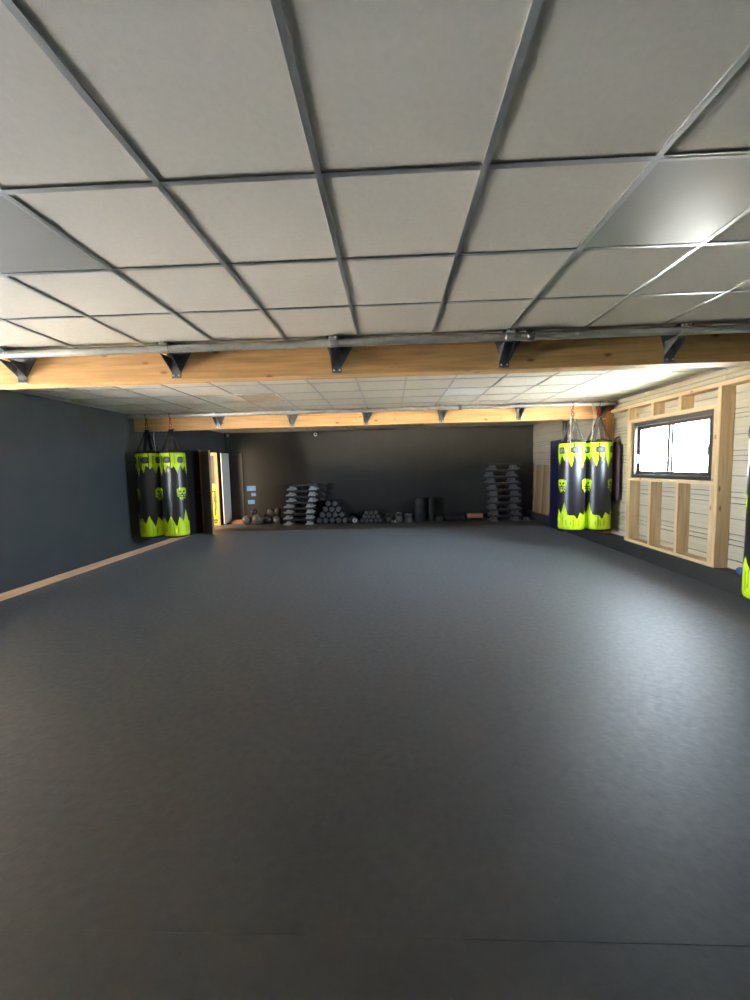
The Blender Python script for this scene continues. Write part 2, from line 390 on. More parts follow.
# sliding window
wn = struct(thing('window_1', 'dark framed sliding window with bright daylight', 'window', (XF+.02, 5.745, 1.252)), 'dark framed sliding window with bright daylight', 'window')
yh, zh = .80, .85
f = MB()
f.box(0,.09,-yh,yh,0,.05,.003).box(0,.09,-yh,yh,zh-.06,zh,.003).box(0,.09,-yh,-yh+.055,.05,zh-.06,.003).box(0,.09,yh-.055,yh,.05,zh-.06,.003)
f.build('window_frame', M_frame, wn)
def sash(y0, y1, x, lab):
    s_ = MB(); a = .05; z0, z1 = .051, zh-.061
    s_.box(x,x+.028,y0,y1,z0,z0+a,.002).box(x,x+.028,y0,y1,z1-a,z1,.002).box(x,x+.028,y0,y0+a,z0+a,z1-a,.002).box(x,x+.028,y1-a,y1,z0+a,z1-a,.002)
    o = s_.build('sash', M_frame, wn)
    MB().box(x+.012,x+.016,y0+a,y1-a,z0+a,z1-a).build('pane', M_glass, o)
    return o
sa = sash(-.744, .035, .022, 0); sb = sash(-.035, .744, .055, 0)
MB().tube([(.022,-.735,.30),(-.012,-.735,.31),(-.016,-.735,.36),(-.012,-.735,.41),(.022,-.735,.42)], .008, 10).build('handle', M_chrome, sa)
h = MB(); h.box(.03,.055,.715,.75,.22,.36,.006); h.build('latch', M_white, sb)

# ------------------------------------------------------------------ punching bags
BR, BZ = .215, 1.515
rb = random.Random(21)
TOPJ = []; BOTJ = []
def zig(n, lo, hi, seed):
    r = random.Random(seed); o = []
    for i in range(n):
        o.append((i+r.uniform(-.28,.28), r.uniform(lo, hi) if i % 2 else r.uniform(lo*.2, lo*.75)))
    return o
def zval(tab, n, t):
    u = (t % 1.)*n
    pts = [(a-n, d) for a, d in tab]+tab+[(a+n, d) for a, d in tab]
    for (a, d), (b, e) in zip(pts, pts[1:]):
        if a <= u < b: k = (u-a)/(b-a); return d+(e-d)*k
    return tab[0][1]
TT = zig(26, .09, .26, 4); TB = zig(20, .09, .26, 9)
STRK = [(rb.random(), rb.uniform(.004,.009), rb.uniform(.0,.10), rb.uniform(.14,.30)) for _ in range(26)]
SKULL = ["...XXXXXXXXXX...", ".XXXXXXXXXXXXXX.", "XXXXXXXXXXXXXXXX", "XXXXXXXXXXXXXXXX", "XX....XXXX....XX", "XXX....XX....XXX", "XXXX...XX...XXXX", ".XXXXXXXXXXXXXX.",
         "XXXXXXX..XXXXXXX", ".XXXXXX..XXXXXX.", ".X............X.", "XXXX.XX.XX.XXX.X", ".XXX.XX.XX.XX.X.", "..X...........X.", "...XXX.XX.XXX...", "....XX.XX.X..X..", ".....X.XX....X..", ".....X..X.......", "......X........."]
def paint(t, z):
    """t: turn 0..1, z: height above the bag's base -> 0 black, 1 lime, 2 darker lime streak"""
    lime = 0
    top = BZ-.19-zval(TT, 26, t)
    if z > top and z < BZ-.006: lime = 1
    bot = .20+zval(TB, 20, t)+.05*math.sin(2*PI*(t*3+.15))
    if z < bot and z > .012: lime = 1
    if lime:
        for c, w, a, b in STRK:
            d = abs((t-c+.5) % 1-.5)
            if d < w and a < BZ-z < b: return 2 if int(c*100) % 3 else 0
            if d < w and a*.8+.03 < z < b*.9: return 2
    for k in range(3):                                   # grinning skull print, three times round
        d = (t-k/3+.5) % 1-.5
        wx = d*2*PI*BR/.185+.5; wz = (.885-z)/.235
        if 0 <= wx < 1 and 0 <= wz < 1 and SKULL[int(wz*19)][int(wx*16)] == 'X': return 1
    return lime
def bag_body():
    na, nz = 192, 200; m = MB(); prof = []
    for j in range(nz+1):
        z = BZ*j/nz; e = min(z, BZ-z)
        r = BR*(1-.06*max(0, 1-e/.05)**2)*(1+.006*math.sin(z*9)+.01*math.sin(z*2))
        prof.append((r, z))
    vs = []; fs = []
    for r, z in prof:
        for k in range(na):
            a = 2*PI*k/na; rr = r*(1+.004*math.sin(5*a+z*4))
            vs.append((rr*math.cos(a), rr*math.sin(a), z))
    m.v = vs
    for j in range(nz):
        for k in range(na):
            m.f.append((j*na+k, j*na+(k+1) % na, (j+1)*na+(k+1) % na, (j+1)*na+k))
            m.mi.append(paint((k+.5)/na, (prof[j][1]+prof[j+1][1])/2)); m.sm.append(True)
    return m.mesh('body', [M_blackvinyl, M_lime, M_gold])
ME = {}
ME['body'] = bag_body()
ME['base'] = MB().lathe([(0,-.022),(.12,-.021),(.19,-.015),(.208,0),(0,.004)], 40).mesh('base_panel', M_blackvinyl)
def cap():
    m = MB(); m.lathe([(.2085,0),(.211,.012),(.196,.026),(.15,.040),(.08,.052),(0,.056)], 40)
    for k in range(8):
        a = 2*PI*k/8; m.rod((.06*math.cos(a),.06*math.sin(a),.052),(.20*math.cos(a+.2),.20*math.sin(a+.2),.022),.010,8)
    return m
ME['cap'] = cap().mesh('cap', M_strapb)
def patch():
    m = MB(); n = 8; w = .112; hh = .112; vs = []; fs = []
    for off in (.0015, .005):
        for j in range(n+1):
            for i in range(n+1):
                u = -1+2*i/n; v = -1+2*j/n
                # squircle outline
                s_ = 1/max(1e-6, (abs(u)**4+abs(v)**4)**.25)*max(abs(u), abs(v)) if (u or v) else 1
                a = u*s_*w/2/BR; vs.append(((BR*1.006+off)*math.cos(a), (BR*1.006+off)*math.sin(a), v*s_*hh/2))
    q = (n+1)**2
    for j in range(n):
        for i in range(n):
            a = j*(n+1)+i; fs += [(q+a,q+a+1,q+a+n+2,q+a+n+1)]
    for i in range(n):
        for a, b in ((i, i+1), (n*(n+1)+i+1, n*(n+1)+i), ((i+1)*(n+1), i*(n+1)), (i*(n+1)+n, (i+1)*(n+1)+n)): fs.append((a, b, q+b, q+a))
    return m.add(vs, fs, 0, False).mesh('patch', M_patch)
ME['patch'] = patch()
def emblem():
    m = MB(); x = BR*1.006+.0052
    m.tube([(x, .037*math.cos(a), .035*math.sin(a)) for a in [2*PI*k/20 for k in range(20)]], .003, 6, closed=True)
    for y, z, w in ((0,.016,.040),(0,.002,.054),(0,-.012,.044)): m.box(x-.001, x+.002, y-w/2, y+w/2, z-.0045, z+.0045)
    return m.mesh('emblem', M_emb)
ME['emblem'] = emblem()
def hook():
    m = MB(); r = .0095
    m.tube([(.022*math.cos(a)*(1-.25*math.sin(a)), 0, .045+.045*math.sin(a)) for a in [2*PI*k/20 for k in range(20)]], r, 8, closed=True)
    m.tube([(.018*math.cos(a), .006, .112+.026*math.sin(a)) for a in [PI*1.55-k*PI*1.5/14 for k in range(15)]], r, 8)
    return m
ME['hook'] = hook().mesh('hook', M_red)
ME['ring'] = MB().tube([(.028*math.cos(a), 0, .028*math.sin(a)) for a in [2*PI*k/22 for k in range(22)]], .006, 8, closed=True).mesh('ring', M_chrome)
def loop_mesh(zl):
    """webbing loop that goes round the rail pipe and carries the hook"""
    m = MB(); pts = [(0, .037*math.cos(a), .037*math.sin(a)) for a in [PI*1.5-.5-k*(2*PI-1.0)/22 for k in range(23)]]
    m.tube(pts+[(0,-.004,-zl), (0,.004,-zl)], .0055, 8, closed=True)
    return m.mesh('rail_loop', M_strapb)
RZ = 1.955            # strap feet, ring height above bag base
def strap_mesh(m_):
    m = MB(); m.ribbon((.185, 0, BZ+.016), (.016, 0, RZ-.02), .055, .012, (0,1,0)); m.box(.178,.206,-.024,.024,BZ-.03,BZ+.03,.003)
    return m.mesh('strap', m_)
ME['strapb'] = strap_mesh(M_strapb); ME['strapg'] = strap_mesh(M_strapg)
def punching_bag(x, y, z, zr, skull_deg, strap, label, group):
    """skull_deg: where one skull faces, degrees to the right of the line towards the camera"""
    view = math.atan2(-y, -x); rz = view + math.radians(skull_deg)
    t = thing('punching_bag', label, 'punching bag', (x,y,z), rz, group)
    link('body', ME['body'], t); link('base_panel', ME['base'], t); link('cap', ME['cap'], t, (0,0,BZ-.002))
    for k in range(6):
        p = link('patch', ME['patch'], t, (0,0,BZ-.13)); p.rotation_euler = (0,0,k*PI/3); link('emblem', ME['emblem'], p)
    for k in range(4):
        s_ = link('strap', ME[strap], t); s_.rotation_euler = (0,0,PI/2*k+.5-rz*0)
    link('ring', ME['ring'], t, (0,0,RZ)).rotation_euler = (0,0,.5)
    h_ = link('hook', ME['hook'], t, (0,0,RZ+.012)); h_.rotation_euler = (0,0,-rz)
    top = zr-z-(RZ+.012+.133)+.0
    l_ = link('rail_loop', loop_mesh(max(.045, top+.004)), t, (0,0,zr-z)); l_.rotation_euler = (0,0,-rz)
    return t
GL = None
punching_bag(-4.40, 7.19, .335, 2.51, 43, 'strapb', 'lime and black punching bag hanging against the dark left wall, nearest the wall', 'lime and black punching bags')
punching_bag(-3.955, 7.19, .335, 2.51, 33, 'strapb', 'lime and black punching bag hanging near the left wall, closest to the open door', 'lime and black punching bags')
punching_bag(3.18, 7.195, .335, 2.51, -46, 'strapg', 'lime and black punching bag hanging beside the navy mat, grey straps', 'lime and black punching bags')
punching_bag(3.622, 7.185, .335, 2.51, -50, 'strapg', 'lime and black punching bag hanging in front of the orange timber post', 'lime and black punching bags')
punching_bag(3.14, 3.33, .34, 2.516, 25, 'strapb', 'lime and black punching bag cut off by the right edge of the picture', 'lime and black punching bags')

# dangling cords
def cord(pts, label):
    m = MB(); n = []
    for a, b in zip(pts, pts[1:]):
        for k in range(6): n.append(tuple(Vector(a).lerp(Vector(b), k/6)))
    n.append(pts[-1]); n = [(x+.004*math.sin(i*.9), y, z) for i, (x,y,z) in enumerate(n)]
    m.tube(n, .0042, 8)
    top = pts[0]; m.tube([(top[0], 7.19+.039*math.cos(a), 2.51+.039*math.sin(a)) for a in [2*PI*k/20 for k in range(20)]], .005, 8, closed=True)
    tag(m.build('cord', M_cord), label, 'cord', 'pale cords hanging from the far rail')
cord([(3.06,7.15,2.51),(3.06,7.0,2.3),(3.045,6.955,2.0),(3.04,6.95,1.76)], 'pale cord hanging from the rail beside the punching bag next to the navy mat')
cord([(3.465,7.15,2.51),(3.45,7.0,2.35),(3.42,6.965,2.1),(3.385,6.96,1.84)], 'pale cord hanging from the rail between the two punching bags by the post')
cord([(-4.22,7.15,2.51),(-4.17,7.02,2.35),(-4.145,6.97,2.1),(-4.13,6.96,1.87)], 'thin pale cord hanging between the two punching bags by the left wall')

# plum pad hanging flat on the siding
def pad():
    m = MB(); n = 28; prof = []
    hh = 1.05; w = .155
    vs = []; fs = []
    for j in range(n+1):
        z = hh*j/n; e = min(z, hh-z); s_ = math.sqrt(max(0., 1-max(0, 1-e/.13)**2))*.98+.02
        for k in range(24):
            a = 2*PI*k/24; vs.append((.024*s_**.5*math.cos(a)*(1+.18*math.sin(7*a)), w*s_*math.sin(a), z))
    for j in range(n):
        for k in range(24): fs.append((j*24+k, j*24+(k+1) % 24, (j+1)*24+(k+1) % 24, (j+1)*24+k))
    fs += [tuple(range(23,-1,-1)), tuple(n*24+k for k in range(24))]
    return m.add(vs, fs, 0, True)
t = thing('hanging_pad', 'dark plum padded strip hanging flat on the siding beside the orange post', 'pad', (3.893, 7.16, .80))
pad().build('cover', M_plum, t); MB().tube([(0,-.03,1.04),(0,-.02,1.10),(.074,0,1.14),(0,.02,1.10),(0,.03,1.04)], .006, 8).build('loop', M_strapb, t)

# navy mat, boards, dark pipe by the far right corner
t = thing('gym_mat', 'tall navy blue mat standing on edge against the right wall behind the punching bags', 'mat', (3.765, 9.25, 0))
MB().box(-.035,.035,-.33,.33,.001,2.02,.012).build('cover', M_navy, t)
m = MB()
for z in (.02, 1.99): m.tube([(-.037,-.325,z),(-.037,.325,z)], .005, 6)
m.build('piping', M_navy, t)
ys = 9.93; ws = [.16,.15,.165,.155,.16,.165,.155]
names = ['first upright board of the pack, right beside the navy mat','second upright board from the navy mat','third upright board from the navy mat','fourth upright board from the navy mat, middle of the pack','third upright board from the back wall in the pack','second upright board from the back wall in the pack','last upright board of the pack, beside the back wall']
for i, w in enumerate(ws):
    mt = Matrix.Rotation(math.radians(2.6), 4, 'Y')
    m = MB().box(-.011,.011,.003,w-.003,0,1.23+.01*((i*7) % 3),.003, mtx=mt)
    o = m.build('wooden_board', M_board[(i*2+1) % 3]); o.location = (3.848, ys, .2215)
    tag(o, names[i], 'board', 'upright boards leaning on the right wall'); ys += w
tag(MB().rod((3.86,9.1,.2205),(3.86,9.1,H-.008),.05,16).build('standpipe', M_black), 'dark standing pipe behind the punching bags at the right wall', 'pipe')

# blue film under the siding near the frame edge
m = MB(); vs=[]; fs=[]
for th in (0,.004):
    for j in range(6):
        for i in range(6): vs.append((th+.012*math.sin(i*1.7+j), -.07+.14*i/5+.01*math.sin(j*2.), .11*j/5*(1-.25*abs(i-2.5)/2.5)))
for j in range(5):
    for i in range(5):
        a=j*6+i; fs += [(a+6,a+7,a+1,a),(36+a,36+a+1,36+a+7,36+a+6)]
for i in range(5): fs += [(i,i+1,37+i,36+i),(30+i+1,30+i,66+i,67+i),(6*i+6,6*i,36+6*i,42+6*i),(6*i+5,6*i+11,47+6*i,41+6*i)]
o = m.add(vs, fs, 0, True).build('plastic_film', M_blue); o.location = (3.85, 4.52, .2215); o.scale = (1,.75,.85)
tag(o, 'scrap of blue plastic film under the siding by the near right punching bag', 'plastic film')

# ------------------------------------------------------------------ left doorway
d2 = struct(thing('door_1', 'dark closed door in the left wall', 'door', (XL, 9.45, 0)), 'dark closed door in the left wall', 'door')
MB().box(.0005,.022,-.36,.36,.005,2.0,.004).build('door_panel', M_black, d2)
m = MB(); m.rod((.022,.16,1.0),(.05,.16,1.0),.012,12); m.lathe([(0,0),(.022,.004),(.03,.018),(.022,.034),(0,.038)], 16, 0, Matrix.Translation((.05,.16,1.0)) @ Matrix.Rotation(PI/2,4,'Y'))
m.build('door_knob', M_bracket, d2)
struct(MB().box(XL+.0005, XL+.035, D0-.075, D0-.002, .001, DH+.03, .003).build('trim_1', M_jamb), 'unpainted wooden jamb of the doorway', 'trim')
struct(MB().box(XL-.295, XL+.012, D1-.03, D1-.001, .001, DH-.001, .003).build('trim_2', M_jamb), 'unpainted wooden lining of the doorway', 'trim')
ln = Matrix.Rotation(0,4,'Z')
# narrow dark glazed slot and yellow poster on the lining
t = thing('yellow_poster', 'yellow poster strip with dark figures on the wooden doorway lining', 'poster', (XL-.115, D1-.032, .0))
MB().box(-.10,.075,-.004,0,.03,1.02,.001).build('sheet', M_yellow, t)
m = MB()
for x0,x1,z0,z1 in ((-.01,.05,.80,.95),(-.03,.06,.62,.80),(.0,.05,.42,.62),(-.02,.03,.25,.44),(-.05,.06,.10,.16),(-.04,.05,.04,.09)): m.box(x0,x1,-.006,-.004,.02+z0,.02+z1,.0008)
m.build('print', M_olive, t)
t = thing('slot_window', 'narrow dark slot window above the yellow poster in the doorway lining', 'window', (XL-.12, D1-.032, 1.14))
MB().box(-.045,.045,-.003,0,.02,.78,.001).build('pane', M_black, t)
f = MB(); f.box(-.06,-.045,-.008,0,0,.80,.002).box(.045,.06,-.008,0,0,.80,.002).box(-.045,.045,-.008,0,0,.02,.002).box(-.045,.045,-.008,0,.78,.80,.002); f.build('frame', M_jamb, t)
# open leaf
L_ = math.hypot(.49,.6)
lf = struct(thing('door_2', 'dark grey door leaf standing open into the room', 'door', (XL+.03, D0-.01, 0), math.atan2(-.6,.49)), 'dark grey door leaf standing open into the room', 'door')
MB().box(.045,L_-.004,-.02,.02,.008,1.985,.003).build('door_panel', M_leaf, lf)
MB().box(L_-.0035,L_+.022,-.022,.022,.008,1.99,.002).build('edge_strip', M_jamb, lf)
for s_ in (-1,1):
    m = MB(); m.rod((L_-.07,s_*.02,1.02),(L_-.07,s_*.05,1.02),.010,12); m.lathe([(0,0),(.018,.004),(.024,.014),(.018,.028),(0,.031)], 16, 0, Matrix.Translation((L_-.07,s_*.05,1.02)) @ Matrix.Rotation(-s_*PI/2,4,'X'))
    m.build('door_knob', M_chrome, lf)
# pale panel in the corner
a0 = Vector((-4.655, 10.90, 0)); a1 = Vector((-4.625, 11.335, 0)); dv = a1-a0
o = thing('pale_panel', 'tall pale panel with a rounded lower corner standing in the back left corner', 'panel', a0, math.atan2(dv.y, dv.x))
l = dv.length; rr = .10
poly = [(0,.03),(l-rr,.05)]+[(l-rr+rr*math.sin(k*PI/12), .05+rr-rr*math.cos(k*PI/12)) for k in range(1,7)]+[(l,1.99),(0,1.99)]
XZm = Matrix(((1,0,0,0),(0,0,-1,0),(0,1,0,0),(0,0,0,1)))
MB().prism(poly, XZm, .022).build('sheet', M_pale, o)
m = MB()
for x in (.05, l-.14): m.box(x,x+.05,-.018,.0,.0005,.06,.003)
m.build('feet', M_jamb, o)
# flush door in the back wall
d3 = struct(thing('door_3', 'dark flush door in the back wall', 'door', (-4.475, YB, -.05)), 'dark flush door in the back wall', 'door')
m = MB(); m.box(-.23,-.19,-.02,-.0005,.03,2.03,.003).box(.19,.24,-.02,-.0005,.03,2.03,.003).box(-.19,.19,-.02,-.0005,1.99,2.03,.003); m.build('door_frame', mat('door_frame_paint',(.05,.046,.04),rough=.5), d3)
MB().box(-.189,.189,-.008,-.0005,.03,1.988,.002).build('door_panel', mat('back_door_paint',(.028,.022,.018),rough=.5), d3)

# notes, sensors
for x, z, w, hgt, lab in ((-4.015,.98,.262,.142,'upper wide light blue paper note on the back wall'),(-3.955,.80,.131,.09,'small light blue paper note, middle of the three on the back wall'),(-4.03,.588,.20,.115,'lowest light blue paper note on the back wall')):
    m = MB(); vs = []; n = 6
    for th in (0,.002):
        for i in range(n+1):
            xx = -w/2+w*i/n
            for zz in (-hgt/2, hgt/2): vs.append((xx, -.001-th-.003*(i/n)**2, zz))
    q = 2*(n+1); fs = []
    for i in range(n): fs += [(2*i,2*i+1,2*i+3,2*i+2),(q+2*i,q+2*i+2,q+2*i+3,q+2*i+1),(2*i,2*i+2,q+2*i+2,q+2*i),(2*i+1,q+2*i+1,q+2*i+3,2*i+3)]
    fs += [(0,q,q+1,1),(2*n,2*n+1,q+2*n+1,q+2*n)]
    o = m.add(vs, fs).build('paper_note', M_note); o.location = (x, YB-.0005, z); tag(o, lab, 'note', 'light blue notes on the back wall')
for x, lab, s_ in ((-2.1,'small white round sensor high on the back wall',1.),(-4.62,'small white fitting high in the back left corner',.8)):
    t = thing('motion_sensor', lab, 'sensor', (x, YB-.001, 2.465 if s_==1. else 2.50))
    MB().lathe([(0,0),(.05*s_,0),(.052*s_,.02),(.04*s_,.035),(0,.037)], 20, 0, Matrix.Rotation(PI/2,4,'X')).build('base', M_white, t)
    MB().lathe([(.028*s_,.034),(.026*s_,.048),(.016*s_,.06),(0,.064)], 16, 0, Matrix.Rotation(PI/2,4,'X')).build('lens', M_black if s_==1. else M_white, t)

# ------------------------------------------------------------------ step platforms
SW, SD = .83, .34
def step_meshes(pitch, mf):
    deck = MB().box(-SW/2,SW/2,-SD/2,SD/2,pitch-.052,pitch-.008,.012); dk = deck.mesh('deck', M_deck)
    tp = MB().box(-SW/2+.015,SW/2-.015,-SD/2+.015,SD/2-.015,pitch-.009,pitch-.001,.003).mesh('top_mat', M_deck2)
    hh = pitch-.052
    pr = [(0,.001),(.195,.001),(.195,.028),(.17,.034),(.155,hh-.012),(.147,hh-.0005),(.085,hh-.0005),(.077,hh-.012),(.066,.05),(0,.036)]
    def foot(sx, sy):
        p = [(-SW/2+.035+x, z) for x, z in pr]
        if sx > 0: p = [(-x, z) for x, z in p][::-1]
        y = -SD/2-.004 if sy < 0 else SD/2-.086
        m = MB().prism(p, Matrix(((1,0,0,0),(0,0,-1,y+.09),(0,1,0,0),(0,0,0,1))), .09)
        return m.mesh('foot', mf)
    return dk, tp, [foot(sx, sy) for sx in (-1,1) for sy in (-1,1)]
def step(ms, x, y, z, label, group, rz=0):
    t = thing('step_platform', label, 'step platform', (x,y,z), rz, group)
    link('deck', ms[0], t); link('top_mat', ms[1], t)
    for f_ in ms[2]: link('foot', f_, t)
ORD = ['top','second','third','fourth','fifth','sixth','seventh','eighth','bottom']
P1 = .149; ms1 = step_meshes(P1, M_feet)
for k, x in enumerate([-2.275,-2.307,-2.31,-2.375,-2.38,-2.40,-2.392]):
    n = ORD[k] if k < 6 else 'bottom'
    step(ms1, x, 10.32, (6-k)*P1, '%s black step platform with pale grey feet in the stack by the balls' % n, 'step platforms with pale feet', .01*((k*5) % 3-1))
ms1b = step_meshes(P1, M_black)
for k, x in enumerate([-2.09,-2.12,-2.13,-2.41,-2.41,-2.41,-2.41]):
    n = ORD[k] if k < 6 else 'bottom'
    step(ms1b, x, 10.678, (6-k)*P1, '%s all black step platform in the stack hidden behind the pale footed steps' % n, 'all black step platforms', 0)
P2 = .163; ms2 = step_meshes(P2, M_feetd)
for k, x in enumerate([2.845,2.775,2.80,2.85,2.875,2.885,2.845,2.895,2.88]):
    step(ms2, x, 10.34, (8-k)*P2, '%s black step platform in the tall stack in the far right corner' % ORD[k], 'step platforms in the far right corner', .015*((k*7) % 3-1))

# ------------------------------------------------------------------ balls
def ball(x, y, z, r, m_, label):
    t = thing('slam_ball', label, 'ball', (x,y,z-r), 0, 'slam balls on the floor by the notes')
    a = MB(); n = 20
    a.lathe([(r*math.sin(PI*k/n), r-r*math.cos(PI*k/n)) if 0 < k < n else (0, 0 if k == 0 else 2*r) for k in range(n+1)], 32); a.build('body', m_, t)
    v = MB(); v.lathe([(r*.13,-.001),(r*.13,.003),(r*.05,.004),(0,.003)], 14, 0, Matrix.Translation((0,0,r)) @ Matrix.Rotation(-PI/2+.5,4,'X').inverted() @ Matrix.Translation((0,0,r))); v.build('valve', M_black, t)
    m2 = MB(); m2.tube([(r*1.002*math.cos(q), r*1.002*math.sin(q)*.5, r+r*1.002*math.sin(q)*.866) for q in [2*PI*k/40 for k in range(40)]], .003, 6, closed=True); m2.build('seam', m_, t)
ball(-3.80, 10.33, .122, .122, M_ballg, 'brown grey ball at the left end of the ball pile')
ball(-3.505, 10.30, .142, .142, M_ballg, 'largest grey ball in the middle of the ball pile')
ball(-3.255, 10.43, .115, .115, M_ballk, 'black ball on the floor right of the largest grey ball')
ball(-2.99, 10.36, .118, .118, M_ballg, 'grey ball on the floor next to the pale footed steps')
ball(-3.64, 10.56, .125, .125, M_ballk, 'black ball behind the largest grey ball, left')
ball(-3.39, 10.66, .12, .12, M_ballk, 'black ball against the back wall behind the largest grey ball')
ball(-3.11, 10.645, .118, .118, M_ballk, 'black ball against the back wall behind the front grey ball')
ball(-3.21, 10.497, .312, .092, M_ballg, 'grey ball resting on top of the black balls in the pile')
ball(-3.0, 10.515, .325, .105, M_ballg, 'shiny grey ball on top of the pile next to the steps')
ball(-3.62, 10.38, .335, .085, M_ballk, 'small black ball on top at the left of the pile')

# ------------------------------------------------------------------ foam rollers
RR = .083
def roller_mesh():
    m = MB(); m.rod((0,0,0),(0,.42,0),RR-.001,28); return m.mesh('body', M_foam)
def end_mesh():
    m = MB(); m.lathe([(0,-.004),(RR*.62,-.004),(RR*.78,0),(RR*.78,.006),(0,.006)], 24, 0, Matrix.Rotation(-PI/2,4,'X')); return m.mesh('end_face', M_foamend)
rm, em = roller_mesh(), end_mesh()
rows = [(-1.885, 6), (-1.80, 4), (-1.715, 3), (-1.63, 2)]
ROWN = ['floor row','second row','third row','top row']; POS = ['first','second','third','fourth','fifth','sixth']
for j, (x0, n) in enumerate(rows):
    for i in range(n):
        x = x0+i*.168
        t = thing('foam_roller', '%s black roller from the steps, in the %s of the round-ended pyramid' % (POS[i], ROWN[j]), 'foam roller', (x, 10.28+.01*((i*3+j) % 3), RR+.0005+j*.1455), 0, 'black rollers piled end-on')
        link('body', rm, t); link('end_face', em, t)
# dumbbells piled end-on
DR = .058
def db_head(y):
    m = MB(); m.rod((0,y,0),(0,y+.10,0),DR-.001,24); return m.mesh('head', M_irond)
def db_face():
    m = MB(); m.lathe([(0,-.003),(DR*.6,-.003),(DR*.72,0),(DR*.72,.004),(0,.004)], 20, 0, Matrix.Rotation(-PI/2,4,'X')); return m.mesh('end_face', M_foamend)
hm1, hm2, fm = db_head(0), db_head(.23), db_face()
gm = MB().rod((0,.1005,0),(0,.2295,0),.017,12).mesh('handle', M_chrome)
drow = [(-.765,5),(-.706,4),(-.647,3)]
for j, (x0, n) in enumerate(drow):
    for i in range(n):
        x = x0+i*.118
        t = thing('dumbbell', '%s dumbbell from the rollers, in the %s of the small end-on pile' % (POS[i], ('floor row','middle row','top row')[j]), 'dumbbell', (x, 10.33, DR+.0005+j*.1025), 0, 'dumbbells piled end-on')
        link('head', hm1, t); link('head', hm2, t); link('end_face', fm, t); link('handle', gm, t)
# small pale-ringed plate standing beside the roller pyramid
t = thing('weight_plate', 'small weight plate with pale ring standing between the rollers and the dumbbells', 'weight plate', (-.945, 10.19, .001))
Rx = Matrix.Translation((0,0,.085)) @ Matrix.Rotation(PI/2,4,'X')
MB().lathe([(.018,-.02),(.085,-.02),(.085,.02),(.018,.02),(.018,-.02)], 28, 0, Rx).build('disc', M_irond, t)
MB().lathe([(.022,.0205),(.060,.0205),(.057,.027),(.026,.027),(.022,.0205)], 28, 0, Rx).build('hub_ring', mat('pale_grey_paint',(.45,.45,.45),rough=.4), t)

# kettlebells and small weights
def kettlebell(x, y, s_, m_, label):
    t = thing('kettlebell', label, 'kettlebell', (x,y,.001), 0, 'kettlebells beside the upright rolled mats')
    MB().lathe([(0,0),(.06*s_,0),(.085*s_,.025*s_),(.10*s_,.075*s_),(.095*s_,.12*s_),(.07*s_,.155*s_),(.035*s_,.172*s_),(0,.175*s_)], 24).build('bell', m_, t)
    MB().tube([(s_*a, 0, s_*b) for a,b in ((-.058,.14),(-.07,.18),(-.062,.225),(-.03,.245),(.03,.245),(.062,.225),(.07,.18),(.058,.14))], .016*s_, 10).build('handle', m_, t)
kettlebell(-.075, 10.36, .92, M_irond, 'dark kettlebell nearest the dumbbell pile')
kettlebell(.19, 10.32, 1.0, M_iron, 'grey kettlebell in the middle of the small weights')
t = thing('hand_weight', 'little pale hand weight lying on the floor between the two kettlebells', 'hand weight', (.055, 10.27, .001))
m = MB()
for s_ in (-.05,.02): m.rod((s_,0,.032),(s_+.03,0,.032),.031,16)
m.build('head', mat('pale_iron',(.32,.31,.29),rough=.4), t); MB().rod((-.019,0,.032),(.019,0,.032),.012,10).build('handle', M_chrome, t)
for k in range(4):
    t = thing('weight_plate', '%s grey plate in the low stack beside the upright rolled mats' % ('bottom','second','third','topmost')[k], 'weight plate', (.43+.012*(k % 2), 10.34, .0005+k*.056), 0, 'grey plates in a low stack')
    MB().lathe([(.02,0),(.098,0),(.105,.008),(.105,.047),(.098,.055),(.07,.055),(.062,.049),(.04,.049),(.034,.055),(.02,.055),(.02,0)], 28).build('disc', M_iron if k != 2 else M_irond, t)
    MB().lathe([(.0195,.004),(.0195,.053),(.014,.053),(.014,.004),(.0195,.004)], 16).build('bushing', M_chrome, t)
# upright rolled mats
def rolled(x, y, r, hgt, m_, label):
    t = thing('rolled_mat', label, 'rolled mat', (x,y,.001), 0, 'black rolls standing on end')
    m = MB(); n = 150; turns = 4.2; vs = []; fs = []
    for i in range(n+1):
        k = i/n; a = k*turns*2*PI+1.; rr = r*(.22+.78*k)-.004
        for dr in (0, .014):
            for z in (0, hgt): vs.append(((rr-dr)*math.cos(a), (rr-dr)*math.sin(a), z))
    for i in range(n):
        o = 4*i; fs += [(o,o+4,o+5,o+1),(o+2,o+3,o+7,o+6),(o+1,o+5,o+7,o+3),(o,o+2,o+6,o+4)]
    fs += [(0,1,3,2),(4*n,4*n+2,4*n+3,4*n+1)]
    m.add(vs, fs, 0, False).build('roll', m_, t)
    for z in (hgt*.3, hgt*.72):
        MB().lathe([(r*1.0+.001,z-.02),(r+.006,z-.018),(r+.006,z+.018),(r*1.0+.001,z+.02)], 36).build('band', M_black, t)
rolled(.735, 10.40, .172, .615, M_foam, 'thicker black rolled mat standing on end by the back wall')
rolled(1.03, 10.56, .115, .60, M_black, 'thinner black rolled mat standing on end right of the thick one')
# dumbbell with bright ends
t = thing('dumbbell', 'single black dumbbell with two bright ends on the floor right of the rolled mats', 'dumbbell', (1.235, 10.28, .001))
for y in (0,.2): MB().rod((-.075,y,.07),(.075,y,.07),.068,20).build('head', M_irond, t)
m = MB()
for x in (-.04,.045): m.lathe([(0,-.012),(.016,-.010),(.02,-.003),(.02,.0)], 14, 0, Matrix.Translation((x,-.066,.075)) @ Matrix.Rotation(-PI/2,4,'X'))
m.build('end_bolt', M_chrome, t); MB().rod((0,.066,.07),(0,.134,.07),.016,10).build('handle', M_chrome, t)
